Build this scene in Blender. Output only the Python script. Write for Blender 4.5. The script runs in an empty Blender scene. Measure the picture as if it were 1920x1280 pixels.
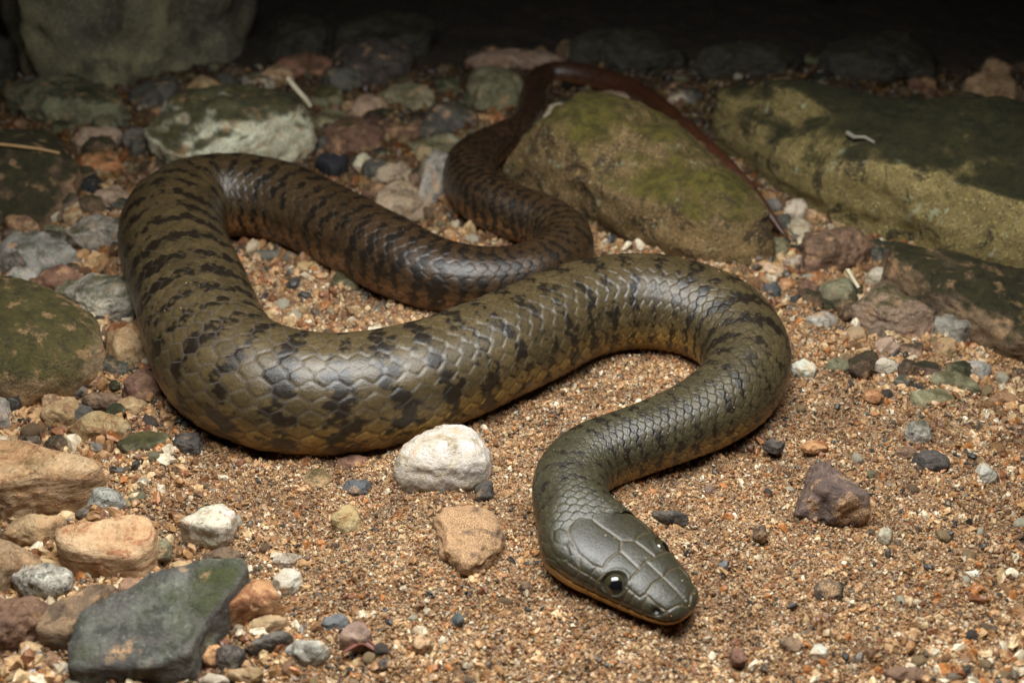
import bpy, bmesh, math, random
import numpy as np
from mathutils import Vector

# ------------------------------------------------------------------ camera, sky, lamp, exposure
scene = bpy.context.scene
C = scene.collection
CAM_H, PITCH, HFOV = 0.25, math.radians(32.0), math.radians(45.0)
W, H = 1920.0, 1280.0
FPX = (W / 2) / math.tan(HFOV / 2)

cam_d = bpy.data.cameras.new('camera')
cam_d.sensor_width = 36.0
cam_d.lens = 18.0 / math.tan(HFOV / 2)
cam_d.clip_start = 0.005
cam_d.clip_end = 50.0
cam_d.dof.use_dof = True
cam_d.dof.focus_distance = 0.40
cam_d.dof.aperture_fstop = 13.0
cam = bpy.data.objects.new('camera', cam_d)
cam.location = (0, 0, CAM_H)
cam.rotation_euler = (math.pi / 2 - PITCH, 0, 0)
C.objects.link(cam)
scene.camera = cam

world = bpy.data.worlds.new('World')
scene.world = world
world.use_nodes = True
wn = world.node_tree
sky = wn.nodes.new('ShaderNodeTexSky')
sky.sky_type = 'NISHITA'
sky.sun_disc = False
sky.sun_elevation = math.radians(50)
sky.sun_rotation = math.radians(180)
wn.links.new(sky.outputs[0], wn.nodes['Background'].inputs[0])
wn.nodes['Background'].inputs[1].default_value = 0.0022       # night: almost no sky light

# the photographer's diffused flash, held over the animal: the only lamp of this night picture
fl = bpy.data.lights.new('flash', 'AREA')
fl.shape = 'RECTANGLE'
fl.size, fl.size_y = 0.30, 0.19
fl.energy = 2.55
fl.spread = math.radians(150)
fl.color = (0.985, 1.0, 0.985)
flash = bpy.data.objects.new('flash', fl)
flash.location = (0.0, 0.275, 0.33)
flash.rotation_euler = (math.radians(-3), 0, 0)
C.objects.link(flash)

scene.view_settings.view_transform = 'Standard'
scene.view_settings.look = 'None'
scene.view_settings.gamma = 1.0
scene.view_settings.use_curve_mapping = False
scene.view_settings.exposure = 0.0

# ------------------------------------------------------------------ helpers
cp, sp = math.cos(PITCH), math.sin(PITCH)

def unproject(u, v, z):
    """photo pixel -> point of the level plane at height z"""
    a, b = (u - W / 2) / FPX, (v - H / 2) / FPX
    d = (a, cp - b * sp, -sp - b * cp)
    k = (z - CAM_H) / d[2]
    return np.array((d[0] * k, d[1] * k, z))

def mpp(u, v, z=0.0):
    p = unproject(u, v, z)
    depth = p[1] * cp + (CAM_H - z) * sp
    return depth / FPX

def lin(c):
    return tuple(((x / 255 + 0.055) / 1.055) ** 2.4 if x > 10 else x / 255 / 12.92 for x in c)

def smooth(a, b, x):
    t = np.clip((x - a) / (b - a), 0, 1)
    return t * t * (3 - 2 * t)

def _hash(ix, iy, iz, seed):
    h = (ix.astype(np.int64) * 374761393 + iy.astype(np.int64) * 668265263 + iz.astype(np.int64) * 2147483647 + seed * 144665) & 0xffffffff
    h = ((h ^ (h >> 13)) * 1274126177) & 0xffffffff
    h = ((h ^ (h >> 16)) * 2246822519) & 0xffffffff
    return ((h ^ (h >> 15)) & 0xffffff) / float(0xffffff)

def vnoise(p, seed=0):
    """smooth value noise, -1..1"""
    p = np.asarray(p, float)
    i = np.floor(p); f = p - i
    f = f * f * f * (f * (f * 6 - 15) + 10)
    x, y, z = i[:, 0], i[:, 1], i[:, 2]
    fx, fy, fz = f[:, 0], f[:, 1], f[:, 2]
    r = 0
    for dx in (0, 1):
        for dy in (0, 1):
            for dz in (0, 1):
                w = (fx if dx else 1 - fx) * (fy if dy else 1 - fy) * (fz if dz else 1 - fz)
                r = r + w * _hash(x + dx, y + dy, z + dz, seed)
    return r * 2 - 1

def fbm(p, seed=0, octv=4, gain=0.5):
    p = np.asarray(p, float); a = 1.0; r = 0
    for o in range(octv):
        r = r + a * vnoise(p * (2.03 ** o) + o * 17.3, seed + o); a *= gain
    return r

def n2(x, y, seed=0, octv=1):
    p = np.stack([np.ravel(x), np.ravel(y), np.full(np.size(x), 0.37)], 1)
    return (fbm(p, seed, octv) if octv > 1 else vnoise(p, seed)).reshape(np.shape(x))

def mesh_np(name, v, f):
    me = bpy.data.meshes.new(name)
    v = np.ascontiguousarray(v, np.float32); f = np.ascontiguousarray(f, np.int32)
    me.vertices.add(len(v)); me.vertices.foreach_set('co', v.ravel())
    k = f.shape[1]
    me.loops.add(f.size); me.loops.foreach_set('vertex_index', f.ravel())
    me.polygons.add(len(f))
    me.polygons.foreach_set('loop_start', np.arange(0, f.size, k, dtype=np.int32))
    me.polygons.foreach_set('use_smooth', np.ones(len(f), bool))
    me.update(calc_edges=True); me.validate()
    return me

def link(name, me, mat=None, parent=None, loc=None):
    o = bpy.data.objects.new(name, me)
    if mat: me.materials.append(mat)
    C.objects.link(o)
    if parent: o.parent = parent
    if loc is not None: o.location = loc
    return o

def tag(o, label, cat, group=None):
    o['label'] = label; o['category'] = cat
    if group: o['group'] = group
    return o

# ------------------------------------------------------------------ node material helper
class NT:
    def __init__(self, name):
        self.m = bpy.data.materials.new(name); self.m.use_nodes = True
        self.t = self.m.node_tree; self.n = self.t.nodes; self.l = self.t.links
        self.b = self.n['Principled BSDF']
    def node(self, typ, ins=None, **kw):
        nd = self.n.new(typ)
        for k, v in kw.items(): setattr(nd, k, v)
        for k, v in (ins or {}).items(): self.set(nd.inputs[k], v)
        return nd
    def set(self, sock, v):
        if hasattr(v, 'is_output'): self.l.new(v, sock)
        elif isinstance(v, tuple) and len(v) == 3 and sock.type == 'RGBA': sock.default_value = (*v, 1)
        else: sock.default_value = v
    def noise(self, vec, scale, detail=4, rough=0.55, dist=0.0):
        return self.node('ShaderNodeTexNoise', {'Vector': vec, 'Scale': scale, 'Detail': detail, 'Roughness': rough, 'Distortion': dist}).outputs['Fac']
    def mix(self, f, a, b, mode='MIX'):
        nd = self.node('ShaderNodeMix', data_type='RGBA', blend_type=mode)
        self.set(nd.inputs[0], f); self.set(nd.inputs[6], a); self.set(nd.inputs[7], b)
        return nd.outputs[2]
    def math(self, op, a, b=0.0, c=0.0):
        nd = self.node('ShaderNodeMath', operation=op)
        self.set(nd.inputs[0], a); self.set(nd.inputs[1], b); self.set(nd.inputs[2], c)
        return nd.outputs[0]
    def ramp(self, f, lo, hi):
        nd = self.node('ShaderNodeMapRange', {'Value': f, 'From Min': lo, 'From Max': hi}, interpolation_type='SMOOTHSTEP')
        return nd.outputs[0]
    def bump(self, h, strength, dist, normal=None):
        ins = {'Height': h, 'Strength': strength, 'Distance': dist}
        if normal is not None: ins['Normal'] = normal
        return self.node('ShaderNodeBump', ins).outputs[0]

# ------------------------------------------------------------------ stone material
def rock_mat(c1, c2, c3, moss=0.0, mossc=((74, 80, 22), (120, 112, 40)), speck=0.3, dust=0.0, strata=0.0, wet=0.0, scale=1.0, off=0.0, lichen=0.0, mossang=0.25, mossnz=0.32):
    N = NT('stone')
    tc = N.node('ShaderNodeTexCoord').outputs['Object']
    v = N.node('ShaderNodeVectorMath', {0: tc, 1: (off, off * 0.7, off * 1.3)}, operation='ADD').outputs[0]
    if strata:
        v2 = N.node('ShaderNodeMapping', {'Vector': v, 'Rotation': (0.5 + off % 1, 0.3, off), 'Scale': (1.0, 1.0, 1 + 5 * strata)}).outputs[0]
    else: v2 = v
    big = N.noise(v2, 60 * scale, 5, 0.6, 0.6)
    col = N.mix(N.ramp(big, 0.36, 0.64), c1, c2)
    pat = N.noise(v2, 110 * scale, 6, 0.68, 1.0)
    col = N.mix(N.math('MULTIPLY', N.ramp(pat, 0.50, 0.62), 0.85), col, c3)
    fine = N.noise(v, 900, 4, 0.7)
    col = N.mix(N.math('MULTIPLY', N.ramp(fine, 0.53, 0.66), speck), col, (0.02, 0.018, 0.016))
    fine2 = N.noise(N.node('ShaderNodeVectorMath', {0: v, 1: (3.1, 1.7, 9.2)}, operation='ADD').outputs[0], 700, 4, 0.7)
    col = N.mix(N.math('MULTIPLY', N.ramp(fine2, 0.54, 0.70), speck * 0.75), col, tuple(min(0.75, 2.2 * x + 0.03) for x in c2))
    col = N.mix(1.0, col, N.mix(N.noise(v, 330, 6, 0.75), (0.5, 0.48, 0.46), (1.4, 1.4, 1.4)), 'MULTIPLY')
    if lichen:
        li = N.noise(v, 130, 6, 0.68, 0.3)
        col = N.mix(N.math('MULTIPLY', N.ramp(li, 0.60, 0.66), lichen), col, lin((150, 152, 122)))
    if moss:
        nz = N.node('ShaderNodeSeparateXYZ', {0: N.node('ShaderNodeNewGeometry').outputs['Normal']}).outputs[2]
        mn = N.noise(v, 38, 9, 0.70, 0.4)
        f = N.math('ADD', N.math('MULTIPLY', nz, mossnz), mn)
        thr = 0.63 + mossnz - 0.55 * moss
        f = N.math('MULTIPLY', N.ramp(f, thr - 0.10, thr + 0.14), 0.92)
        mc = N.mix(N.ramp(N.noise(v, 190, 8, 0.8), 0.36, 0.64), lin(mossc[0]), lin(mossc[1]))
        col = N.mix(f, col, mc)
        tuft = N.math('MULTIPLY', f, N.noise(v, 850, 5, 0.75))
    if dust:
        dn = N.noise(v, 2600, 4, 0.75)
        dm = N.math('MULTIPLY', N.ramp(dn, 0.38, 0.60), N.ramp(N.noise(v, 120, 4, 0.6), 0.62 - 0.3 * dust, 0.75 - 0.3 * dust))
        col = N.mix(dm, col, lin((186, 146, 104)))
    N.set(N.b.inputs['Base Color'], col)
    N.set(N.b.inputs['Roughness'], N.math('ADD', N.math('MULTIPLY', fine, 0.25), 0.62 - 0.30 * wet))
    N.b.inputs['Specular IOR Level'].default_value = 0.35
    b1 = N.bump(pat, 0.7, 0.0022)
    b2 = N.bump(fine, 0.75, 0.0009, b1)
    b3 = N.bump(N.noise(v, 2600, 3, 0.7), 0.5, 0.0003, b2)
    if moss: b3 = N.bump(tuft, 0.9, 0.0022, b3)
    N.set(N.b.inputs['Normal'], b3)
    return N.m

PAL = {  # three tones each (photo-like 0..255)
    'tan': ((150, 120, 86), (178, 150, 116), (112, 78, 50)),
    'orange': ((158, 104, 62), (184, 144, 102), (120, 68, 38)),
    'ochre': ((160, 130, 88), (186, 162, 124), (130, 88, 50)),
    'red': ((116, 84, 66), (140, 106, 84), (86, 58, 44)),
    'brown': ((100, 80, 60), (126, 102, 78), (68, 52, 40)),
    'dark': ((66, 60, 55), (90, 82, 74), (42, 38, 35)),
    'slate': ((80, 77, 69), (100, 96, 85), (58, 56, 51)),
    'blue': ((74, 76, 78), (96, 98, 98), (54, 56, 58)),
    'grey': ((142, 136, 124), (172, 166, 152), (104, 98, 88)),
    'green': ((112, 106, 80), (136, 130, 102), (86, 78, 54)),
    'white': ((200, 194, 174), (224, 219, 204), (170, 154, 118)),
    'pale': ((182, 170, 146), (206, 196, 176), (150, 124, 92)),
    'pink': ((142, 118, 98), (168, 144, 122), (108, 86, 68)),
    'black': ((26, 26, 28), (40, 40, 44), (18, 18, 18)),
}
_rng = random.Random(5)
_mats = {}
def pal_mat(key, tone=1.0, **kw):
    """a small family of materials per palette entry"""
    tones = [tuple(x) for x in PAL[key]]
    j = _rng.uniform(0.88, 1.10) * tone
    t = [lin(tuple(min(235, c * j * _rng.uniform(0.97, 1.03)) for c in x)) for x in tones]
    kw.setdefault('dust', 0.22)
    return rock_mat(*t, off=_rng.uniform(0, 9), **kw)

# ------------------------------------------------------------------ stone shapes
_ico = {}
def ico(sub):
    if sub not in _ico:
        bm = bmesh.new(); bmesh.ops.create_icosphere(bm, subdivisions=sub, radius=1)
        _ico[sub] = (np.array([v.co[:] for v in bm.verts]), np.array([[v.index for v in f.verts] for f in bm.faces]))
        bm.free()
    return _ico[sub]

def radial(poly, n=360):
    ang = np.linspace(-math.pi, math.pi, n, endpoint=False)
    R = np.zeros(n)
    P = np.array(poly); Q = np.roll(P, -1, 0)
    for k, a in enumerate(ang):
        d = np.array((math.cos(a), math.sin(a)))
        e = Q - P
        den = d[0] * e[:, 1] - d[1] * e[:, 0]
        den = np.where(np.abs(den) < 1e-12, 1e-12, den)
        t = (P[:, 0] * e[:, 1] - P[:, 1] * e[:, 0]) / den
        s = (P[:, 0] * d[1] - P[:, 1] * d[0]) / den
        ok = (t > 0) & (s >= -1e-6) & (s <= 1 + 1e-6)
        R[k] = t[ok].max() if ok.any() else 0
    R[R == 0] = R[R > 0].min()
    ker = np.array((1, 3, 5, 6, 5, 3, 1.0)); ker /= ker.sum()
    R = sum(w * np.roll(R, i - 3) for i, w in enumerate(ker))
    return ang, R

def stone_mesh(poly, hgt, n=3.0, seed=0, sub=4, facets=13, cut=0.66, rough=1.0, tilt=(0, 0), under=0.5):
    """closed stone: footprint outline `poly` (metres, round the origin), top at hgt, buried below"""
    d, f = ico(sub)
    ang, R = radial(poly)
    az = np.arctan2(d[:, 1], d[:, 0])
    Rv = np.interp(az, np.append(ang, math.pi), np.append(R, R[0]))
    c = np.sqrt(np.maximum(0, 1 - d[:, 2] ** 2)); s = d[:, 2]
    rho = 1 / (np.abs(c) ** n + np.abs(s) ** n + 1e-12) ** (1 / n)
    q = np.stack([rho * c * np.cos(az), rho * c * np.sin(az), rho * s], 1)     # unit-ish shape
    rg = np.random.RandomState(seed)
    for k in range(facets):
        nn = rg.normal(size=3); nn[2] = abs(nn[2]) * 0.8; nn /= np.linalg.norm(nn)
        o = rg.uniform(cut, cut + 0.22) * (np.abs(nn) ** (n / (n - 1))).sum() ** ((n - 1) / n)
        e = q @ nn - o
        q -= np.where(e > 0, e * 0.97, 0)[:, None] * nn
    eq = 0.28 * hgt
    up, dn = hgt - eq, eq + under * hgt
    p = np.stack([q[:, 0] * Rv, q[:, 1] * Rv, np.where(q[:, 2] > 0, q[:, 2] * up, q[:, 2] * dn) + eq], 1)
    p[:, 2] += (tilt[0] * p[:, 0] + tilt[1] * p[:, 1]) * smooth(0, hgt, p[:, 2])
    size = (R.mean() * 2 + hgt) / 3
    nrm = p - np.array((0, 0, eq)); nrm /= np.linalg.norm(nrm, axis=1)[:, None] + 1e-9
    w = p / size
    disp = 0.085 * fbm(w * 1.6 + seed * 3.1, seed, 3) + 0.05 * (1 - 1.6 * np.abs(fbm(w * 3.6 + seed, seed + 9, 3))) + 0.022 * fbm(w * 11 + seed, seed + 5, 3)
    p += nrm * (disp * size * rough)[:, None]
    return mesh_np('stone', p, f)

RNG = random.Random(11)
ANCHOR = []
FOOT = []                       # footprints (x, y, radius) of the stones, so that loose gravel keeps clear
def stone(name, label, cat, out, hgt, mat, n=3.0, seed=None, sub=4, group=None, base=False, **kw):
    """out: outline in photo pixels, or (cx, cy, w, h[, turn in degrees]).  hgt in metres above the ground"""
    if isinstance(out[0], (int, float)):
        cx, cy, w, h = out[:4]; a = math.radians(out[4] if len(out) > 4 else 0)
        rr = random.Random(int(cx * 7 + cy))
        pts = []
        K = 9
        for i in range(K):
            t = 2 * math.pi * (i + rr.uniform(-.25, .25)) / K
            k = rr.uniform(.88, 1.08)
            x, y = k * w / 2 * math.cos(t), k * h / 2 * math.sin(t)
            pts.append((cx + x * math.cos(a) - y * math.sin(a), cy + x * math.sin(a) + y * math.cos(a)))
    else: pts = out
    if base:                                     # outline = footprint on the ground
        Wp = np.array([unproject(u, v, 0)[:2] for u, v in pts]); c = (Wp.min(0) + Wp.max(0)) / 2
        loc = [tuple(q) for q in Wp - c]
        o = link(name, stone_mesh(loc, hgt, n, seed if seed is not None else 1, sub, **kw), mat, None, (c[0], c[1], 0))
        tag(o, label, cat, group); ANCHOR.append((c[0], c[1], label))
        for q in loc: FOOT.append((c[0] + q[0] * .5, c[1] + q[1] * .5, max(abs(q[0]), abs(q[1])) * .6))
        return o
    P = np.array(pts, float)
    cx, cy = (P[:, 0].min() + P[:, 0].max()) / 2, (P[:, 1].min() + P[:, 1].max()) / 2
    m = mpp(cx, cy)
    hgt = min(hgt, 0.58 * (P[:, 1].max() - P[:, 1].min()) * m)
    c = unproject(cx, cy, 0.45 * hgt)
    el = math.atan2(CAM_H - 0.45 * hgt, c[1])
    V = (P[:, 1].max() - P[:, 1].min()) * m
    D = max((V - 0.85 * hgt * math.cos(el)) / math.sin(el), 0.75 * V, 0.7 * hgt)
    loc = [((x - cx) * m, -(y - cy) * m * D / V) for x, y in P]
    me = stone_mesh(loc, hgt, n, seed if seed is not None else RNG.randrange(9999), sub, **kw)
    o = link(name, me, mat, None, (c[0], c[1], 0))
    tag(o, label, cat, group); ANCHOR.append((c[0], c[1], label))
    FOOT.append((c[0], c[1], (max(abs(x) for x, y in loc) + max(abs(y) for x, y in loc)) / 2))
    return o

# ------------------------------------------------------------------ the setting: ground and bank
def ground_z(x, y):
    z = 0.0024 * n2(x * 18, y * 18, 3, 3) + 0.0023 * n2(x * 85, y * 85, 8, 3)
    z = z + 0.0005 * n2(x * 420, y * 420, 18, 2)
    z = z + 0.02 * smooth(0.70, 1.0, y)
    return z - 0.0008

def grid_axis(lo, a, b, hi, nf, nc):
    return np.concatenate([np.linspace(lo, a, nc, endpoint=False), np.linspace(a, b, nf, endpoint=False), np.linspace(b, hi, nc)])

gx = grid_axis(-2.5, -0.42, 0.42, 2.5, 420, 26)
gy = grid_axis(-1.6, 0.20, 0.85, 2.6, 330, 26)
GX, GY = np.meshgrid(gx, gy)
gv = np.stack([GX.ravel(), GY.ravel(), ground_z(GX, GY).ravel()], 1)
nx, ny = len(gx), len(gy)
ii = (np.arange(ny - 1)[:, None] * nx + np.arange(nx - 1)[None]).ravel()
gf = np.stack([ii, ii + 1, ii + nx + 1, ii + nx], 1)

N = NT('coarse_sand')
tc = N.node('ShaderNodeTexCoord').outputs['Object']
vor = N.node('ShaderNodeTexVoronoi', {'Vector': tc, 'Scale': 2100.0})
cr = N.node('ShaderNodeValToRGB', {'Fac': N.node('ShaderNodeSeparateColor', {0: vor.outputs['Color']}).outputs[0]})
SAND = [(0, (148, 112, 76)), (.15, (172, 136, 96)), (.30, (188, 154, 114)), (.43, (112, 82, 56)), (.53, (192, 168, 130)), (.65, (168, 112, 62)), (.72, (90, 78, 64)), (.78, (206, 196, 174)), (.86, (126, 84, 56)), (.92, (58, 56, 53)), (.97, (178, 164, 140))]
def set_ramp(nd, stops):
    r = nd.color_ramp; r.interpolation = 'CONSTANT'
    while len(r.elements) < len(stops): r.elements.new(0.5)
    for e, (p, c) in zip(r.elements, stops):
        e.position = p; e.color = (*lin(c), 1)
set_ramp(cr, SAND)
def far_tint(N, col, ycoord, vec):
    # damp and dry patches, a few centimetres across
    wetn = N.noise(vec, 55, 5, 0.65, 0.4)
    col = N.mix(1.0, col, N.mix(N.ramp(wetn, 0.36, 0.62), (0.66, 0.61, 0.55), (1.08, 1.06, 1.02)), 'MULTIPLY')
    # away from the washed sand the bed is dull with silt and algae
    # far ground darkened in colour, for the flash dying away toward the bank
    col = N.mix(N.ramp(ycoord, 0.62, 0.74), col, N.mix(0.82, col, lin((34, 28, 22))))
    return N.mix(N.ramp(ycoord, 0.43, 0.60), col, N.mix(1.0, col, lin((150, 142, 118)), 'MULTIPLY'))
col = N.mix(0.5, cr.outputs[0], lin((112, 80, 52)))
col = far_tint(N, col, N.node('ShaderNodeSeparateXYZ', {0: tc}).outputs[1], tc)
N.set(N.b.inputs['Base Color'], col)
N.b.inputs['Roughness'].default_value = 0.8
N.set(N.b.inputs['Normal'], N.bump(vor.outputs['Distance'], 1.0, 0.0006))
SAND_MAT = N.m
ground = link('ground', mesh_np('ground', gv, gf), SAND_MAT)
ground['kind'] = 'structure'

# dark rock bank closing the stream bed behind
bx = np.linspace(-2.4, 2.4, 170); bz = np.linspace(-0.06, 1.5, 90)
BX, BZ = np.meshgrid(bx, bz)
pp = np.stack([BX.ravel() * 4, BZ.ravel() * 5, np.zeros(BX.size)], 1)
BY = (0.84 + 0.05 * np.sin(BX * 2.1 + 0.6) - 0.10 * BX).ravel() + 0.10 * fbm(pp * 1.6, 41, 6) - 0.08 * BZ.ravel() + 0.05 * smooth(0.10, 0, BZ.ravel())
bv = np.stack([BX.ravel(), BY, BZ.ravel()], 1)
ii = (np.arange(len(bz) - 1)[:, None] * len(bx) + np.arange(len(bx) - 1)[None]).ravel()
bf = np.stack([ii, ii + 1, ii + len(bx) + 1, ii + len(bx)], 1)
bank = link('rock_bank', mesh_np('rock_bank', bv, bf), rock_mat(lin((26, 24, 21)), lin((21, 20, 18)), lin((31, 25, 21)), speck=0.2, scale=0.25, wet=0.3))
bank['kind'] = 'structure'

# ------------------------------------------------------------------ the snake
#  spine traced in the photo from behind the head to the tail: pixel, apparent thickness; the body lies on the ground
SP = [(1066, 918, 138), (1086, 872, 134), (1125, 848, 131), (1180, 828, 132), (1265, 797, 134), (1335, 765, 142), (1386, 722, 152), (1402, 665, 162), (1368, 610, 172),
      (1292, 574, 178), (1190, 560, 183), (1090, 578, 186), (1000, 618, 192), (910, 660, 202), (820, 696, 212), (720, 724, 222), (620, 735, 230), (520, 727, 236), (440, 697, 236),
      (392, 640, 226), (368, 570, 214), (342, 505, 206), (322, 448, 194), (330, 404, 182), (372, 374, 170), (436, 363, 162), (510, 372, 156), (580, 398, 151), (652, 434, 148), (740, 480, 150), (835, 520, 138),
      (930, 522, 124), (1002, 508, 116), (1050, 482, 110), (1062, 450, 106), (1030, 420, 104), (966, 398, 104), (906, 368, 104), (876, 328, 98), (892, 290, 84), (940, 262, 66), (984, 234, 54), (998, 196, 47), (1000, 158, 43),
      (1028, 136, 43), (1082, 138, 45), (1140, 152, 45), (1200, 178, 43), (1255, 218, 39, .014), (1320, 275, 34, .020), (1380, 328, 29, .019), (1432, 388, 21, .011), (1470, 440, 7, .004)]
HEAD_L = 0.044
snout_px, head_dir = (1292, 1148), math.radians(-90 + 46)

ctrl, rad = [], []
for (u, v, t, *zz) in SP:
    r = 0.5 * t * mpp(u, v, 0.015)
    z = zz[0] if zz else 0.80 * r
    p = unproject(u, v, z); r = 0.5 * t * mpp(u, v, z)
    ctrl.append(p); rad.append(r)
snout = unproject(*snout_px, 0.0044)
hd = np.array((math.cos(head_dir), math.sin(head_dir), 0))
headpts = [snout + (-hd) * HEAD_L * k + np.array((0, 0, z)) for k, z in ((0, 0), (0.30, 0.0014), (0.58, 0.0030), (0.86, 0.0042))]
ctrl = np.array(headpts + ctrl); rad = np.array([0.01, 0.011, 0.012, rad[0]] + rad)

def spline(P, per=60):
    """centripetal Catmull-Rom"""
    P = np.vstack([2 * P[0] - P[1], P, 2 * P[-1] - P[-2]])
    out = []
    for i in range(1, len(P) - 2):
        p0, p1, p2, p3 = P[i - 1:i + 3]
        k = 0.5
        t0 = 0; t1 = t0 + np.linalg.norm((p1 - p0)[:3]) ** k; t2 = t1 + np.linalg.norm((p2 - p1)[:3]) ** k; t3 = t2 + np.linalg.norm((p3 - p2)[:3]) ** k
        t = np.linspace(t1, t2, per, endpoint=False)[:, None]
        A1 = (t1 - t) / (t1 - t0) * p0 + (t - t0) / (t1 - t0) * p1
        A2 = (t2 - t) / (t2 - t1) * p1 + (t - t1) / (t2 - t1) * p2
        A3 = (t3 - t) / (t3 - t2) * p2 + (t - t2) / (t3 - t2) * p3
        B1 = (t2 - t) / (t2 - t0) * A1 + (t - t0) / (t2 - t0) * A2
        B2 = (t3 - t) / (t3 - t1) * A2 + (t - t1) / (t3 - t1) * A3
        out.append((t2 - t) / (t2 - t1) * B1 + (t - t1) / (t2 - t1) * B2)
    out.append(P[-2][None])
    return np.vstack(out)
fine = spline(np.column_stack([ctrl, rad]))
for _ in range(900):                                  # take out the small kinks of tracing
    fine[170:-1] = 0.25 * fine[169:-2] + 0.5 * fine[170:-1] + 0.25 * fine[171:]
S = np.concatenate([[0], np.cumsum(np.linalg.norm(np.diff(fine[:, :3], axis=0), axis=1))])
LEN = S[-1]

def at_s(s):
    return np.stack([np.interp(s, S, fine[:, k]) for k in range(4)], 1)

# ring positions: dense over the head, then a fixed count per scale
sig_s = np.linspace(HEAD_L * 0.5, LEN, 6000)
r_s = at_s(sig_s)[:, 3]
ls = np.clip(0.305 * r_s, 0.0016, 1) * (0.78 + 0.22 * smooth(0.04, 0.22, sig_s))
SIG = np.concatenate([[0], np.cumsum(np.diff(sig_s) / ls[1:])])
TOT = SIG[-1]
sg_list = [0.0]
while sg_list[-1] < TOT:
    sg_list.append(sg_list[-1] + 1 / (10 if sg_list[-1] < 135 else 7))
body_s = np.interp(np.array(sg_list[:-1]), SIG, sig_s)
head_s = np.concatenate([[0.00001, 0.0001, 0.0003], np.arange(0.0006, HEAD_L * 1.0, 0.00026)])
rings = np.concatenate([head_s, body_s[body_s > HEAD_L * 1.0 + 0.0002]])
NR, NA = len(rings), 252
P4 = at_s(rings)
pos, RR = P4[:, :3], P4[:, 3]
sgm = np.interp(rings, sig_s, SIG)
e = 0.0015
tan = at_s(np.clip(rings + e, 0, LEN))[:, :3] - at_s(np.clip(rings - e, 0, LEN))[:, :3]
tan /= np.linalg.norm(tan, axis=1)[:, None]
side = np.cross(tan, np.array((0, 0, 1.0))); side /= np.linalg.norm(side, axis=1)[:, None]
upv = np.cross(side, tan)
# section size along the length: head table, then the round body
T = rings / HEAD_L
tt = [0, .01, .03, .06, .10, .17, .26, .36, .46, .58, .70, .82, .95, 1.08, 1.25]
hw = [.000, .075, .126, .162, .188, .216, .244, .272, .298, .328, .346, .348, .325, .288, None]
ht = [.000, .038, .058, .075, .090, .110, .130, .148, .158, .168, .180, .194, .212, .228, None]
hb = [.000, .035, .055, .074, .088, .106, .124, .140, .152, .166, .178, .190, .204, .216, None]
rb = np.interp(1.25 * HEAD_L, S, fine[:, 3]) / HEAD_L
hw[-1], ht[-1], hb[-1] = rb, rb * 0.9, rb * 0.84
bl = smooth(0.80, 1.25, T)
Wd = (1 - bl) * np.interp(T, tt, hw) * HEAD_L + bl * RR
Tp = (1 - bl) * np.interp(T, tt, ht) * HEAD_L + bl * RR * 0.92
Bt = (1 - bl) * np.interp(T, tt, hb) * HEAD_L + bl * RR * 0.86
nT = (1 - bl) * 2.7 + bl * 2.05
nB = (1 - bl) * 2.5 + bl * 2.8

th = 2 * math.pi * np.arange(NA) / NA                # 0 = belly, pi = back
sn, cs = np.sin(th)[None], -np.cos(th)[None]
up = cs > 0
nn = np.where(up, nT[:, None], nB[:, None])
rho = 1 / (np.abs(sn) ** nn + np.abs(cs) ** nn) ** (1 / nn)
LX = rho * sn * Wd[:, None]
LZ = rho * cs * np.where(up, Tp[:, None], Bt[:, None])
V3 = pos[:, None, :] + side[:, None, :] * LX[..., None] + upv[:, None, :] * LZ[..., None]

def ring_normals(V):
    da = np.roll(V, -1, 1) - np.roll(V, 1, 1)
    ds = np.gradient(V, axis=0)
    n = np.cross(da, ds)
    n /= np.linalg.norm(n, axis=2)[..., None] + 1e-12
    out = np.einsum('ijk,ijk->ij', n, V - pos[:, None, :])
    return n * np.where(out < 0, -1, 1)[..., None]
NRM = ring_normals(V3)

# ---- scales: a staggered lattice of 23 rows above wide belly plates
SGM = np.repeat(sgm[:, None], NA, 1)
Tm = np.repeat(T[:, None], NA, 1)
deg = np.repeat(np.degrees(th)[None], NR, 0)
V0, ROWS = 25.0, 23
rw = (deg - V0) / ((360 - 2 * V0) / ROWS) - 0.5
best = np.full((NR, NA), -9.0); bA = np.zeros((NR, NA)); bB = np.zeros((NR, NA)); bI = np.zeros((NR, NA)); bJ = np.zeros((NR, NA)); second = np.full((NR, NA), -9.0)
for k in (0, 1):
    i = np.clip(np.floor(rw) + k, 0, ROWS - 1)
    off = 0.5 * (i % 2)
    j0 = np.round(SGM - off)
    for dj in (0, 1, -1):
        j = j0 + dj
        a = SGM - off - j; b = rw - i
        hh = 1 - (np.abs(a) / 0.67) ** 2 - (np.abs(b) / 0.99) ** 2 + 0.10 * a
        better = hh > best
        second = np.where(better, best, np.maximum(second, hh))
        best = np.where(better, hh, best); bA = np.where(better, a, bA); bB = np.where(better, b, bB); bI = np.where(better, i, bI); bJ = np.where(better, j, bJ)
dorsal = (rw > -0.62) & (rw < ROWS - 0.38)
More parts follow.
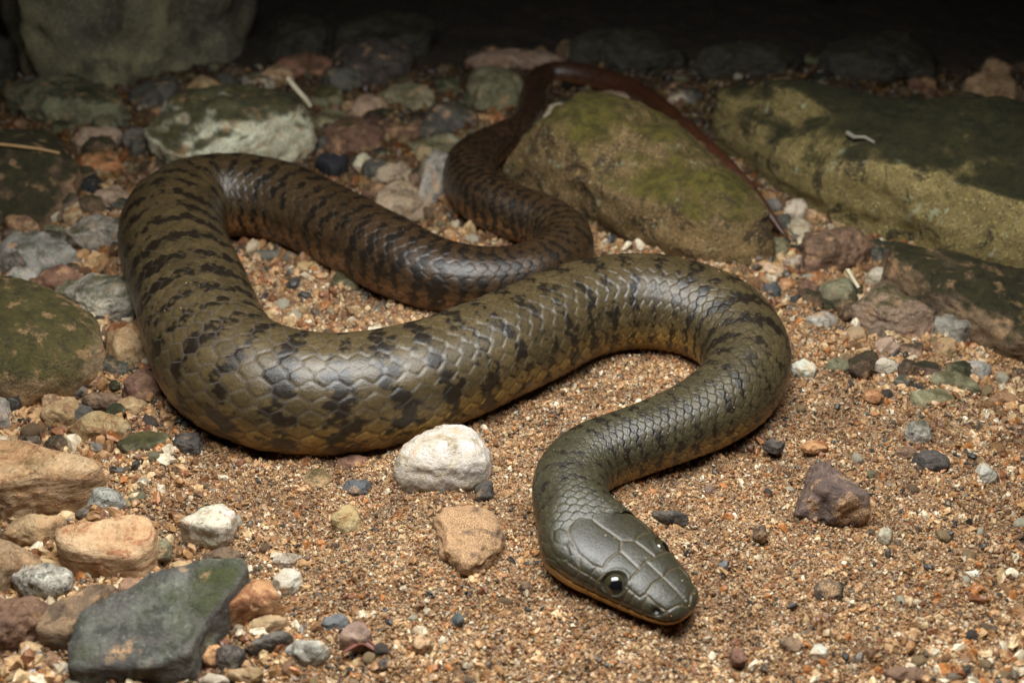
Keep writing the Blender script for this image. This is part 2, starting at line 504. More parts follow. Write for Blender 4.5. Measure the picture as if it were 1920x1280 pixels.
# where the skin is stretched on the outer side of the front bend, skin shows between the scales
s_bend = S[np.argmin(np.linalg.norm(fine[:, :2] - unproject(430, 690, .02)[:2], axis=1))]
stretch = np.exp(-((rings - s_bend) / 0.075) ** 2)[:, None] * np.ones((1, NA))
h0 = -0.02 + 0.13 * stretch
edge = np.minimum(best - second, best - h0 + 0.12)    # 0 at the border between scales
gg = smooth(0.0, 0.21, best - second - 0.05 * stretch) * smooth(h0 - 0.05, h0 + 0.22, best + 0.3)
plate = gg * (0.42 + 0.72 * (bA + 0.5)) + 0.10 * np.exp(-(bB / 0.09) ** 2) * gg * smooth(.5, .1, np.abs(bA))
fv = np.abs((SGM % 1) - 0.5) * 2
belly = smooth(1.0, 0.75, fv) * (0.7 + 0.3 * (SGM % 1))
relief = np.where(dorsal, plate, belly)

# ---- head shields: grooves drawn on the unrolled head (t from the snout, u = degrees from the crown)
half = [
    [(.00, 0), (.055, 24), (.075, 52), (.05, 95), (.03, 118)],                      # rostral
    [(.075, 52), (.15, 50), (.235, 44)],                                            # canthus: nasal / internasal
    [(.235, 0), (.25, 20), (.235, 44), (.25, 56), (.37, 50)],                       # internasal / prefrontal
    [(.39, 0), (.375, 14), (.37, 28), (.36, 46)],                                   # prefrontal / frontal + supraocular
    [(.375, 17), (.47, 15), (.545, 13)],                                            # frontal / supraocular
    [(.60, 0), (.545, 13), (.555, 30), (.54, 46)],                                  # frontal / parietal
    [(.54, 46), (.62, 50), (.74, 46), (.83, 32), (.875, 14), (.83, 0)],             # parietal outer edge
    [(.60, 0), (.72, 0), (.83, 0)], [(.05, 0), (.16, 0), (.39, 0)],                 # median seams
    [(.075, 52), (.095, 75), (.12, 92)], [(.215, 47), (.205, 72), (.215, 92)], [(.285, 54), (.28, 74), (.29, 92)], [(.335, 52), (.325, 70), (.335, 92)],   # nasal, loreal, preocular
    [(.51, 50), (.53, 68), (.52, 90)], [(.51, 68), (.58, 66)], [(.58, 49), (.585, 66), (.57, 90)],      # postoculars
    [(.585, 66), (.68, 66), (.72, 49)], [(.68, 66), (.69, 92)], [(.68, 66), (.78, 64), (.80, 40)],      # temporals
    [(.12, 92), (.29, 92), (.44, 94), (.57, 90), (.69, 92), (.80, 96)],                                 # top of the upper lip
    [(.02, 118), (.15, 116), (.30, 116), (.50, 118), (.70, 117), (.84, 110)],                           # the mouth
    [(.03, 140), (.20, 142), (.45, 144), (.70, 142)],
]
low = lambda u: float(np.interp(u, [0, 75, 92, 117, 142, 180], [0, 70, 78, 95, 122, 180]))
half = half + [[(t0, 92), (t0 - .012, 117)] for t0 in (.13, .20, .28, .36, .44, .53, .62, .73)] + [[(t0, 118), (t0 - .01, 142)] for t0 in (.12, .20, .29, .38, .47, .57)]
mouth_i = next(i for i, q in enumerate(half) if q[0] == (.02, 118))
half = [[(t0, low(u0)) for t0, u0 in q] for q in half]
sel = rings < HEAD_L * 1.0
nh = int(sel.sum())
ut = np.degrees(th) - 180                              # 0 on the crown
hs = rings[:nh][:, None] * np.ones((1, NA))
hrad = (np.sqrt(Wd[:nh] * (Tp[:nh] + Bt[:nh]) / 2))[:, None]
hx = np.abs(ut)[None] * np.ones((nh, 1))
gd = np.full((nh, NA), 1.0); mouth = np.full((nh, NA), 1.0)
for li, pl in enumerate(half):
    for (t0, u0), (t1, u1) in zip(pl[:-1], pl[1:]):
        ax, bx_ = t0 * HEAD_L, t1 * HEAD_L
        k = math.pi / 180
        dx, dy = bx_ - ax, (u1 - u0) * k * hrad
        px, py = hs - ax, (hx - u0) * k * hrad
        q = np.clip((px * dx + py * dy) / (dx * dx + dy * dy + 1e-12), 0, 1)
        dd = np.hypot(px - q * dx, py - q * dy)
        gd = np.minimum(gd, dd)
        if li == mouth_i: mouth = np.minimum(mouth, dd)
# region of the head covered by shields rather than scales
tb = np.interp(np.abs(ut), [0, 15, 32, 46, 60, 90, 110, 140, 180], [.83, .875, .83, .75, .75, .80, .84, .74, .70])[None]
shield = np.zeros((NR, NA)); shield[:nh] = smooth(0.012, -0.012, T[:nh][:, None] - tb)
grv = np.zeros((NR, NA)); grv[:nh] = np.exp(-(gd / 0.00020) ** 2)
pil = np.zeros((NR, NA)); pil[:nh] = smooth(0, 0.0022, gd)
mth = np.zeros((NR, NA)); mth[:nh] = np.exp(-(mouth / 0.00040) ** 2)
# nostril and eye socket
EYE_T, EYE_U = 0.43, 55.0
def spot(t0, u0, rr):
    o = np.zeros((NR, NA))
    px = hs - t0 * HEAD_L; py = (hx - u0) * math.pi / 180 * hrad
    o[:nh] = np.exp(-((np.hypot(px, py * 1.0) / rr) ** 2))
    return o
nos = spot(0.125, 62, 0.0011)
px = hs - EYE_T * HEAD_L; py = (hx - EYE_U) * math.pi / 180 * hrad
de = np.full((NR, NA), 1.0); de[:nh] = np.hypot(px, py)
ring_rim = np.exp(-((de - 0.0036) / 0.0006) ** 2)
socket = smooth(0.0037, 0.0025, de)

neckfade = 1.75 - 0.75 * smooth(1.5, 7.0, Tm)
d_scale = relief * (0.021 - 0.002 * stretch) * RR[:, None] * neckfade
d_head = 0.00034 + 0.00009 * pil - 0.00030 * grv - 0.0006 * mth - 0.0012 * nos + 0.00045 * ring_rim * 0.6 - 0.0016 * socket
d_scale = d_scale * (1 + 1.6 * smooth(1.0, 1.35, rings)[:, None])
disp = (1 - shield) * d_scale + shield * d_head
lump = fbm(V3.reshape(-1, 3) * 60, 77, 2).reshape(NR, NA)
disp += 0.00035 * lump * (1 - 0.7 * shield)
tailfade = smooth(LEN, LEN - 0.03, rings)[:, None]
V3 = V3 + NRM * (disp * tailfade)[..., None]

# ---- colour of the skin (pigment only)
def L(c): return np.array(lin(c))
yr = np.abs(deg - 180)                                 # degrees from the crown
sN = rings[:, None] / LEN * np.ones((1, NA))
olive, olive_neck, brown_back = L((70, 59, 38)), L((54, 51, 36)), L((56, 41, 26))
base = np.zeros((NR, NA, 3))
f1 = smooth(0.05, 0.22, rings / 1.0)[:, None, None]
f2 = smooth(0.33, 0.55, rings / LEN)[:, None, None]
base[:] = olive_neck * (1 - f1) + olive * f1
base = base * (1 - f2) + brown_back * f2
s_vent = S[np.argmin(np.linalg.norm(fine[:, :2] - unproject(900, 285, .01)[:2], axis=1))]
s_bend2 = S[np.argmin(np.linalg.norm(fine[:, :2] - unproject(1012, 142, .01)[:2], axis=1))]
fv_ = smooth(s_vent - 0.06, s_vent + 0.04, rings)[:, None, None]
base = base * (1 - fv_) + L((60, 42, 30)) * fv_
f3 = smooth(s_bend2 - 0.05, s_bend2 + 0.12, rings)[:, None, None]
base = base * (1 - f3) + L((74, 42, 27)) * f3
# flanks: warm brown on the stout part, yellow further forward and on the throat
sid = smooth(76, 120, yr + 9 * n2(SGM * 0.7, rw * 0.5, 5))[..., None]
yel = L((144, 112, 54)); wbr = L((118, 80, 47))
fy = smooth(0.55, 0.36, rings)[:, None, None]
flank = wbr * (1 - fy) + yel * fy
flank = flank * (1 - f3) + L((88, 52, 34)) * f3
base = base * (1 - sid) + flank * sid
# per-scale tone, then the dark marks: irregular narrow cross bars made of dark part-scales
base *= (1 - 0.22 * np.where(dorsal, smooth(0.85, 0.2, gg), 0))[..., None]
tone = 1 + (0.16 + 0.12 * f3[..., 0]) * (_hash(bI, bJ, bI * 0, 4) - 0.5) * 2 * dorsal
base *= tone[..., None]
hidx, jidx = bI, bJ + 0.5 * (bI % 2)
dirn0 = (_hash(bI, bJ, bI * 0 + 7, 9) * 2.6 - 1.3) * (1 - 0.85 * smooth(0.55, 0.8, rings)[:, None])
upos = jidx * 0.30 + SGM * 0.70 + 0.9 * n2(hidx * 0.16, jidx * 0.10, 21) + 0.25 * n2(rw * 0.8, SGM * 0.8, 22)
per = np.interp(rings, [0.05, 0.3, 0.5, 0.7, LEN], [2.3, 2.3, 2.0, 1.35, 1.35])[:, None]
phase = np.cumsum(np.diff(np.concatenate([[0], sgm]))[:, None] / per, axis=0) + (upos - SGM) / per
band = np.cos(2 * math.pi * phase)
rnd = _hash(bI, bJ, bI * 0 + 3, 12) * 2 - 1
inside = n2(SGM * 2.1, rw * 1.5, 61, 4)
patch = n2(jidx * 0.16, hidx * 0.16, 24, 2)
bars = 0.60 * band + 0.24 * rnd + 0.80 * inside + 0.30 * patch - 0.5 * np.maximum(0, np.abs(bB) - 0.35) * (1 - 0.7 * smooth(0.5, 0.8, rings)[:, None])
dens = np.interp(rings, [0.04, 0.10, 0.20, 0.35, 0.60, 0.85, 1.2, LEN], [-.46, -.26, -.12, -.10, -.07, 0.0, .02, .0])[:, None]
mark = smooth(0.0, 0.34, bars + dens) * dorsal * (1 - shield) * smooth(146, 108, yr)
mark *= (1 - 0.65 * f3[..., 0])
mark *= smooth(0.75, 1.15, Tm)
darkc = L((24, 19, 14))
base *= (1 + 0.30 * n2(SGM * 5.5, rw * 4.2, 66, 3) + 0.14 * n2(jidx * 0.3, hidx * 0.3, 67, 2))[..., None]
base = base * (1 - 0.93 * mark[..., None]) + darkc * 0.93 * mark[..., None]
# skin between the scales and pale scale rims
rim = np.where(dorsal, np.exp(-((gg - 0.35) / 0.25) ** 2), 0) * (1 - shield)
skin = np.where(dorsal, smooth(0.30, 0.05, gg), 0) * (1 - shield)
skc = L((46, 40, 32)) * (1 - stretch[..., None]) + L((94, 86, 84)) * stretch[..., None]
base = base * (1 - 0.02 * rim[..., None]) + L((150, 130, 100)) * 0.02 * rim[..., None]
base = base * (1 - 0.55 * skin[..., None]) + skc * 0.55 * skin[..., None]
# head colours
hc = L((49, 46, 34)) * (1 + 0.20 * n2(Tm * 9, deg * 0.05, 90, 3) + 0.16 * n2(Tm * 60, deg * 0.30, 92, 3))[..., None]
lip = smooth(78, 108, yr + 5 * n2(Tm * 14, deg * 0.06, 91, 2))[..., None]
hc = hc * (1 - lip) + L((176, 130, 62)) * lip
hc = hc * (1 - 0.45 * grv[..., None]) + L((104, 88, 60)) * 0.45 * grv[..., None]
hc = hc * (1 - 0.8 * mth[..., None]) + L((34, 26, 16)) * 0.8 * mth[..., None]
hc = hc * (1 - np.clip(1.6 * nos, 0, 1)[..., None])  + L((14, 10, 8)) * np.clip(1.6 * nos, 0, 1)[..., None]
base = base * (1 - shield[..., None]) + hc * shield[..., None]
base = np.clip(base, 0.002, 1)

verts = V3.reshape(-1, 3)
i0 = (np.arange(NR - 1)[:, None] * NA); k0 = np.arange(NA)[None]; k1 = (k0 + 1) % NA
faces = np.stack([(i0 + k0), (i0 + NA + k0), (i0 + NA + k1), (i0 + k1)], 2).reshape(-1, 4)
sm = mesh_np('snake', verts, faces)
ca = sm.attributes.new('skin', 'FLOAT_COLOR', 'POINT')
ca.data.foreach_set('color', np.concatenate([base.reshape(-1, 3), np.ones((NR * NA, 1))], 1).astype(np.float32).ravel())

N = NT('snake_skin')
at = N.node('ShaderNodeAttribute', attribute_name='skin').outputs['Color']
tc = N.node('ShaderNodeTexCoord').outputs['Object']
fn = N.noise(tc, 1600, 4, 0.65)
N.set(N.b.inputs['Base Color'], N.mix(1.0, at, N.mix(N.ramp(fn, 0.3, 0.7), (0.72, 0.72, 0.72), (1.15, 1.12, 1.05)), 'MULTIPLY'))
N.set(N.b.inputs['Roughness'], N.math('ADD', N.math('MULTIPLY', fn, 0.22), 0.25))
N.b.inputs['Specular IOR Level'].default_value = 0.5
N.set(N.b.inputs['Normal'], N.bump(fn, 0.4, 0.0004))
snake = link('snake', sm, N.m)
tag(snake, 'thick olive brown snake with dark blotches coiled across the sand and stones', 'snake')

# eyes: an olive ball with a pale ring round the dark pupil
N = NT('snake_eye')
tc = N.node('ShaderNodeTexCoord').outputs['Object']
sx = N.node('ShaderNodeSeparateXYZ', {0: tc})
rr_ = N.math('SQRT', N.math('ADD', N.math('POWER', sx.outputs[0], 2.0), N.math('POWER', sx.outputs[1], 2.0)))
iris = N.mix(N.noise(tc, 1200, 4, 0.7), lin((24, 22, 16)), lin((58, 53, 34)))
col = N.mix(N.ramp(rr_, 0.00250, 0.00220), iris, lin((50, 44, 27)))
N.set(N.b.inputs['Base Color'], col)
N.b.inputs['Roughness'].default_value = 0.12
N.b.inputs['Coat Weight'].default_value = 1.0
N.b.inputs['Coat Roughness'].default_value = 0.03
PN = NT('pupil')
PN.b.inputs['Base Color'].default_value = (0.004, 0.004, 0.005, 1)
PN.b.inputs['Roughness'].default_value = 0.06
d, f = ico(4)
ER = 0.0035
for sgn in (-1, 1):
    ri_ = int(np.argmin(np.abs(T[:nh] - EYE_T))); ai = int(np.argmin(np.abs(ut - sgn * EYE_U)))
    nrm = NRM[ri_, ai] * 0.85 + hd * 0.32 + np.array((0, 0, 0.05)); nrm /= np.linalg.norm(nrm)
    ctr = V3[ri_, ai] - NRM[ri_, ai] * (ER * 0.34)
    me = mesh_np('eye', d * ER * np.array((1, 1, 0.92)), f)
    o = link('eye', me, N.m, snake, Vector(ctr))
    o.rotation_mode = 'QUATERNION'
    o.rotation_quaternion = Vector(nrm).to_track_quat('Z', 'Y')
    cap = d[:, 2] > math.cos(math.radians(35))
    pv = d * np.array((1, 1, 0.92)) * (ER + 0.00006); keepf = cap[f].all(1)
    idx = -np.ones(len(d), int); idx[cap] = np.arange(cap.sum())
    link('pupil', mesh_np('pupil', pv[cap], idx[f[keepf]]), PN.m, o)

spine_xy = fine[::12, :2]; spine_r = fine[::12, 3]
def near_snake(x, y, pad):
    return (np.hypot(spine_xy[:, 0] - x, spine_xy[:, 1] - y) < spine_r + pad).any()

#STONES#
# ------------------------------------------------------------------ stones that the photo lets one tell apart
def M(key, **kw): return pal_mat(key, **kw)
MG = ((42, 43, 15), (82, 75, 31))     # bright moss
MD = ((26, 29, 13), (56, 54, 24))       # dark moss
MY = ((66, 62, 22), (112, 98, 40))     # yellow moss

# boulders (outline = where they meet the ground)
def boulder(label, pts, h, mat, name='boulder', cat='boulder', **kw):
    return stone(name, label, cat, pts, h, mat, base=True, sub=5, **kw)
boulder('rounded yellow mossy boulder with the snake tail curving round it',
        [(938, 345), (1005, 392), (1080, 418), (1150, 445), (1280, 488), (1400, 505), (1466, 492), (1430, 450), (1370, 392), (1295, 340), (1200, 305), (1080, 292), (985, 308)], 0.043,
        rock_mat(lin((104, 84, 52)), lin((130, 106, 68)), lin((50, 40, 24)), moss=0.43, mossc=((58, 54, 16), (108, 98, 34)), mossnz=0.3, speck=1.0, lichen=0.8, scale=0.8), n=2.3, seed=3, facets=7, cut=0.76, rough=0.75, tilt=(-0.20, 0))
LONG_B = boulder('long yellow green boulder with dark wet mossy top beyond the tail tip',
        [(1318, 248), (1360, 276), (1415, 318), (1474, 374), (1560, 418), (1650, 446), (1770, 496), (1900, 526), (2100, 590), (2260, 600), (2240, 400), (1980, 335), (1760, 305), (1560, 285), (1410, 256)], 0.042,
        rock_mat(lin((110, 96, 54)), lin((136, 120, 74)), lin((42, 34, 22)), moss=0.62, mossc=MD, mossnz=0.85, speck=0.9, lichen=0.8, scale=0.7), n=3.4, seed=8, facets=14, cut=0.80, rough=0.75)
boulder('low dark brown boulder with wet green rim under pale slabs',
        [(1600, 540), (1690, 580), (1790, 625), (1890, 672), (2010, 690), (2060, 620), (1980, 560), (1840, 520), (1720, 495), (1620, 498)], 0.018,
        M('brown', moss=0.5, mossc=MD, speck=0.3, wet=0.5), n=2.6, seed=13, facets=6)
boulder('green mossy boulder half buried in orange gravel',
        [(-150, 720), (-60, 765), (50, 770), (140, 742), (200, 702), (192, 655), (150, 618), (60, 592), (-60, 585), (-150, 620)], 0.026,
        M('ochre', moss=0.78, mossc=MG, speck=0.4, dust=0.3), n=2.3, seed=21, facets=5, cut=0.84, rough=0.6)
boulder('pale mossy boulder behind the farthest bend of the snake',
        [(280, 300), (330, 322), (420, 332), (520, 322), (585, 285), (575, 252), (480, 228), (360, 232), (300, 262)], 0.029,
        M('pale', moss=0.62, mossc=MG, mossnz=0.5, speck=0.7, scale=0.7), n=2.3, seed=29, facets=6)
boulder('big grey green block standing against the dark bank',
        [(30, 130), (75, 165), (160, 172), (250, 165), (340, 142), (420, 128), (468, 100), (450, 60), (250, 35), (60, 55)], 0.12,
        rock_mat(lin((92, 88, 74)), lin((144, 138, 104)), lin((66, 62, 50)), moss=0.2, mossc=MD, speck=0.6, scale=0.16), n=3.0, seed=34, facets=12, cut=0.7)
LOW_B = boulder('dark mossy low rock under the thin straw',
        [(-130, 425), (0, 440), (105, 415), (150, 365), (120, 318), (0, 298), (-130, 300)], 0.024,
        M('brown', moss=0.65, mossc=MD, speck=0.3), n=2.6, seed=41, facets=6)
boulder('flat pale green rock lying below the big grey green block',
        [(10, 205), (60, 228), (150, 240), (235, 240), (258, 222), (200, 195), (90, 180), (30, 185)], 0.016, M('green', moss=0.2, mossc=MD), 'flat_rock', 'rock', n=3.5, seed=43, facets=7)

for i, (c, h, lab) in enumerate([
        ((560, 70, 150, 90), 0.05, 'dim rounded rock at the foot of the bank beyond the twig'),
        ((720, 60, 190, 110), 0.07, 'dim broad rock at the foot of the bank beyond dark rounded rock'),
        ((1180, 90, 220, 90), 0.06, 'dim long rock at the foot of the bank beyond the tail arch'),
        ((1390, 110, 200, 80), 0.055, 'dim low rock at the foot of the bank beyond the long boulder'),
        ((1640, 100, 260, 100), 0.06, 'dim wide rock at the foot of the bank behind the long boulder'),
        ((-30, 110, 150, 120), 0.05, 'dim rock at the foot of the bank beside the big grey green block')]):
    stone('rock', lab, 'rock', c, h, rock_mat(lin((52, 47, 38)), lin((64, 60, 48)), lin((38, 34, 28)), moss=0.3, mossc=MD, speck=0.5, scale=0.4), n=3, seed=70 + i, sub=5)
# front corner stones
stone('slate_stone', 'large dark grey angular slate with green moss patches', 'stone',
      [(160, 1172), (226, 1128), (266, 1096), (385, 1064), (442, 1058), (450, 1078), (432, 1130), (404, 1180), (384, 1228), (378, 1256), (320, 1276), (166, 1280), (158, 1235)], 0.012,
      M('slate', moss=0.10, mossc=((52, 60, 22), (78, 82, 40)), speck=0.5, lichen=0.25, wet=0.3, dust=0.12), n=11, seed=51, sub=5, facets=6, cut=0.88, rough=0.40, tilt=(0.02, 0.16))
stone('slab_stone', 'tan orange slab with a rusty edge beside speckled stone', 'stone',
      [(98, 1008), (125, 1000), (200, 985), (240, 972), (275, 978), (292, 1008), (290, 1048), (268, 1080), (200, 1074), (140, 1062), (115, 1042)], 0.013,
      rock_mat(lin((182, 142, 102)), lin((198, 166, 128)), lin((146, 90, 54)), strata=0.6, speck=0.3), n=7, seed=53, sub=5, facets=3, cut=0.94, rough=0.45, tilt=(0.0, 0.22))
stone('layered_rock', 'broad layered orange rock with a dark undercut edge', 'rock',
      [(-110, 850), (-40, 822), (50, 832), (120, 862), (182, 880), (196, 905), (165, 930), (80, 945), (40, 962), (-60, 965), (-120, 930)], 0.018,
      rock_mat(lin((160, 122, 84)), lin((184, 154, 118)), lin((126, 80, 50)), strata=0.8, speck=0.5, dust=0.3, moss=0.1, mossc=MY), n=6, seed=57, sub=5, facets=4, cut=0.92, rough=0.7)
stone('stone', 'blue grey speckled stone at the foot of layered rock', 'stone', (197, 934, 84, 56, 15), 0.010, M('grey', speck=0.8), n=3, seed=61)
stone('stone', 'wedge shaped pale stone with a rusty end in the gravel', 'stone',
      [(336, 994), (372, 962), (412, 944), (438, 962), (438, 998), (416, 1018), (375, 1012)], 0.008, M('pale', speck=0.6), n=5, seed=63, facets=5)
stone('stone', 'black and white speckled stone under the tan slab', 'stone', (80, 1082, 118, 82, 12), 0.016, M('grey', speck=1.0), n=3, seed=65)
stone('stone', 'pale tan stone beside the black and white speckled stone', 'stone',
      [(-45, 1010), (25, 1002), (66, 1040), (48, 1072), (14, 1108), (-45, 1112)], 0.013, M('tan', speck=0.3), n=4, seed=67, facets=6)
stone('stone', 'flat red brown stone resting against dark brown stone', 'stone',
      [(-50, 1160), (10, 1130), (55, 1110), (92, 1116), (108, 1140), (80, 1182), (10, 1232), (-50, 1235)], 0.013, M('red', speck=0.4), n=5, seed=69, sub=5, facets=5)
stone('stone', 'dark brown craggy stone wedged between red stone and slate', 'stone',
      [(76, 1192), (108, 1132), (140, 1092), (200, 1085), (207, 1112), (165, 1192), (140, 1218), (85, 1218)], 0.019, M('brown', strata=0.5, wet=0.3), n=3.2, seed=71, facets=9)
stone('stone', 'orange triangular stone leaning on the slate', 'stone',
      [(416, 1174), (438, 1122), (468, 1074), (500, 1080), (528, 1140), (502, 1160), (440, 1178)], 0.012, M('orange', speck=0.3), n=4.5, seed=73, facets=6)
stone('pebble', 'smooth orange pebble tucked against the slate corner', 'pebble', (398, 1222, 46, 50), 0.009, M('orange', speck=0.1), n=2.6, seed=75)
stone('pebble', 'dark grey upright pebble beside the smooth orange pebble', 'pebble', (431, 1228, 52, 66), 0.010, M('dark', speck=0.5), n=2.8, seed=77)
stone('slate_splinter', 'long thin dark splinter of slate on gravel', 'stone', (505, 1203, 100, 26, -24), 0.005, M('dark', speck=0.4), n=5, seed=79)
stone('stone', 'grey tan flat stone beside the dark splinter', 'stone', (575, 1216, 84, 54, -10), 0.010, M('grey', speck=0.3), n=4, seed=81)
stone('stone', 'cube like glassy tan stone above the orange triangular stone', 'stone', (537, 1088, 58, 54), 0.012, M('pale', speck=0.2, wet=0.4), n=4, seed=83)
stone('pebble', 'yellow white lichen spotted pebble above the cube like stone', 'pebble', (540, 1050, 58, 36), 0.008, M('pale', speck=0.8, moss=0.2, mossc=MY), n=3, seed=85)
stone('pebble', 'pale greenish pebble touching the end of the tan slab', 'pebble', (306, 1028, 34, 50), 0.009, M('green', speck=0.2), n=2.6, seed=87)
stone('stone', 'pale pink triangular stone beside a dark slate chip', 'stone', [(634, 1208), (645, 1180), (665, 1150), (680, 1165), (698, 1200), (690, 1215), (650, 1218)], 0.010, M('pink', speck=0.2), n=4, seed=89)
stone('slate_chip', 'small dark blue slate chip in the sand', 'stone', (627, 1168, 58, 44, -15), 0.008, M('blue', speck=0.3), n=4, seed=91)
stone('stone', 'square pale yellow stone sunk in the sand', 'stone', (650, 972, 62, 62), 0.009, M('ochre', speck=0.2), n=4, seed=93)
for i, (c, h, k, lab) in enumerate([
        ((136, 1256, 36, 54), 0.010, 'grey', 'upright pale grey pebble beside the slate'),
        ((92, 1236, 52, 40), 0.009, 'red', 'brown rounded pebble between tan and pale grey pebbles'),
        ((56, 1216, 56, 48), 0.010, 'tan', 'tan angular pebble below the flat red brown stone'),
        ((66, 1262, 62, 26), 0.006, 'grey', 'flat grey pebble below the brown rounded pebble'),
        ((12, 1258, 60, 40), 0.009, 'ochre', 'orange white pebble beside flat grey pebble'),
        ((400, 1272, 60, 30), 0.008, 'pale', 'pale quartz pebble in front of the dark upright pebble'),
        ((460, 1262, 64, 36), 0.009, 'tan', 'tan pebble in front of the dark splinter'),
        ((415, 1042, 84, 38), 0.009, 'brown', 'grey brown flat stone above the slate tip'),
        ((345, 1060, 62, 32), 0.008, 'tan', 'tan pebble above the slate edge'),
        ((262, 1098, 100, 44), 0.010, 'red', 'rusty stone between tan slab and slate'),
        ((60, 988, 136, 62, -8), 0.011, 'tan', 'sandy brown flat stone above the tan slab'),
        ((235, 1030, 30, 30), 0.004, 'orange', 'tiny orange pebble under the tan slab'),
        ((500, 1168, 90, 40, -12), 0.009, 'tan', 'sand coated stone under the orange triangular stone')]):
    stone('pebble', lab, 'pebble', c, h, M(k, speck=0.3, dust=0.5 if 'sand' in lab else 0.22), n=3, seed=100 + i, sub=4)

# centre
stone('stone', 'round white quartz stone touching the belly of the snake', 'stone',
      [(742, 884), (752, 850), (785, 812), (828, 786), (876, 790), (906, 816), (919, 852), (912, 890), (870, 912), (815, 920), (762, 914)], 0.025,
      M('white', speck=0.35, dust=0.15), n=2.5, seed=122, sub=5, facets=5, cut=0.9, rough=0.6)
stone('stone', 'sand covered orange stone half buried beside the neck', 'stone',
      [(800, 968), (828, 944), (880, 934), (926, 955), (947, 992), (940, 1032), (902, 1068), (870, 1080), (832, 1042), (808, 1004)], 0.008,
      M('brown', dust=0.9, speck=0.4), n=2.8, seed=123, sub=5, facets=5)
stone('stone', 'dark purple brown three sided stone standing alone on sand', 'stone',
      [(1488, 962), (1500, 920), (1532, 858), (1562, 856), (1590, 900), (1617, 950), (1612, 974), (1550, 982)], 0.019,
      rock_mat(lin((88, 70, 62)), lin((112, 94, 84)), lin((58, 46, 42)), dust=0.5, wet=0.35, speck=0.5), n=2.6, seed=125, sub=5, facets=7, cut=0.7)
for i, (c, h, k, m, lab) in enumerate([
        ((670, 911, 64, 44), 0.009, 'blue', 0, 'dark blue grey pebble near the white quartz stone'),
        ((664, 868, 80, 40), 0.007, 'red', 0, 'rusty dark flat pebble under the snake belly'),
        ((592, 893, 62, 48), 0.008, 'tan', .3, 'moss tipped tan pebble beside the rusty flat pebble'),
        ((908, 920, 40, 48), 0.006, 'dark', 0, 'dark pebble in the sand below the white quartz stone'),
        ((1452, 832, 40, 32), 0.005, 'dark', 0, 'dark chip of stone near the lower neck bend'),
        ((1528, 836, 56, 26), 0.005, 'orange', 0, 'orange pebble beside the dark chip of stone'),
        ((1745, 862, 78, 46, 15), 0.007, 'dark', 0, 'dark slate pebble beside pale green pebble'),
        ((1848, 886, 40, 46), 0.007, 'pale', .1, 'pale greenish pebble among fine gravel'),
        ((1722, 806, 54, 48), 0.008, 'grey', .3, 'grey pebble with a moss stain below the green slabs'),
        ((1556, 1106, 62, 42), 0.007, 'dark', 0, 'dark brown flat pebble sunk in open sand'),
        ((1536, 1222, 46, 36), 0.006, 'grey', 0, 'shiny grey white pebble in open sand'),
        ((1482, 1208, 46, 50), 0.007, 'brown', 0, 'brown grey pebble beside the shiny grey white pebble'),
        ((1660, 1000, 30, 42), 0.005, 'pale', 0, 'pale shell like chip near the three sided stone'),
        ((1826, 1076, 38, 26), 0.004, 'white', 0, 'white chip in coarse sand'),
        ((1384, 1226, 36, 42), 0.006, 'red', 0, 'rust red pebble in the front sand'),
        ((1700, 1262, 84, 40), 0.006, 'red', 0, 'flat rust brown stone chip in the front sand'),
        ((1425, 995, 30, 40), 0.005, 'brown', 0, 'small brown pebble between head and three sided stone'),
        ((985, 1098, 28, 24), 0.004, 'brown', 0, 'small dark brown pebble near the jaw of the snake'),
        ((858, 1160, 28, 34), 0.005, 'blue', 0, 'tiny blue black pebble below the sand covered stone'),
        ((790, 1205, 46, 36), 0.006, 'tan', 0, 'tan pebble coated in sand in the front gravel'),
        ((725, 1245, 40, 30), 0.005, 'dark', 0, 'dark pebble beside the curled leaf'),
        ((245, 755, 60, 40), 0.006, 'tan', 0, 'tan pebble under the front bend of the snake')]):
    stone('pebble', lab, 'pebble', c, h, M(k, speck=0.35, moss=m, mossc=MG, dust=0.4 if i in (6, 9, 19) else 0.2), n=3, seed=130 + i, sub=4)
stone('slate_splinter', 'short dark twig like splinter lying beside the head', 'stone', (1256, 966, 84, 20, 22), 0.0045, M('dark', speck=0.4, dust=0.3), n=3, seed=160)

# stones beyond the neck, below the long boulder
stone('stone', 'tan pink stone with a mossy back leaning on dark boulder', 'stone',
      [(1604, 568), (1640, 522), (1682, 530), (1712, 560), (1742, 600), (1736, 628), (1698, 630), (1640, 596)], 0.024, M('pink', moss=0.4, mossc=MG, speck=0.3), n=3.2, seed=171, sub=5, facets=7)
stone('stone', 'pale slab resting on the mossy backed stone', 'stone', [(1612, 524), (1645, 495), (1700, 498), (1708, 526), (1680, 542), (1645, 530)], 0.030, M('pale', moss=0.05), n=4, seed=173)
stone('stone', 'round grey green stone with a straw beside it', 'stone', (1576, 546, 78, 70), 0.018, M('green', speck=0.5), n=3, seed=175)
stone('flat_rock', 'dark brown flat slab propped on pebbles near tail tip', 'rock',
      [(1500, 488), (1512, 442), (1590, 414), (1634, 424), (1640, 455), (1602, 484), (1525, 514), (1504, 508)], 0.020, M('brown', moss=0.12, mossc=MD, speck=0.3), n=5, seed=177, sub=5, facets=5)
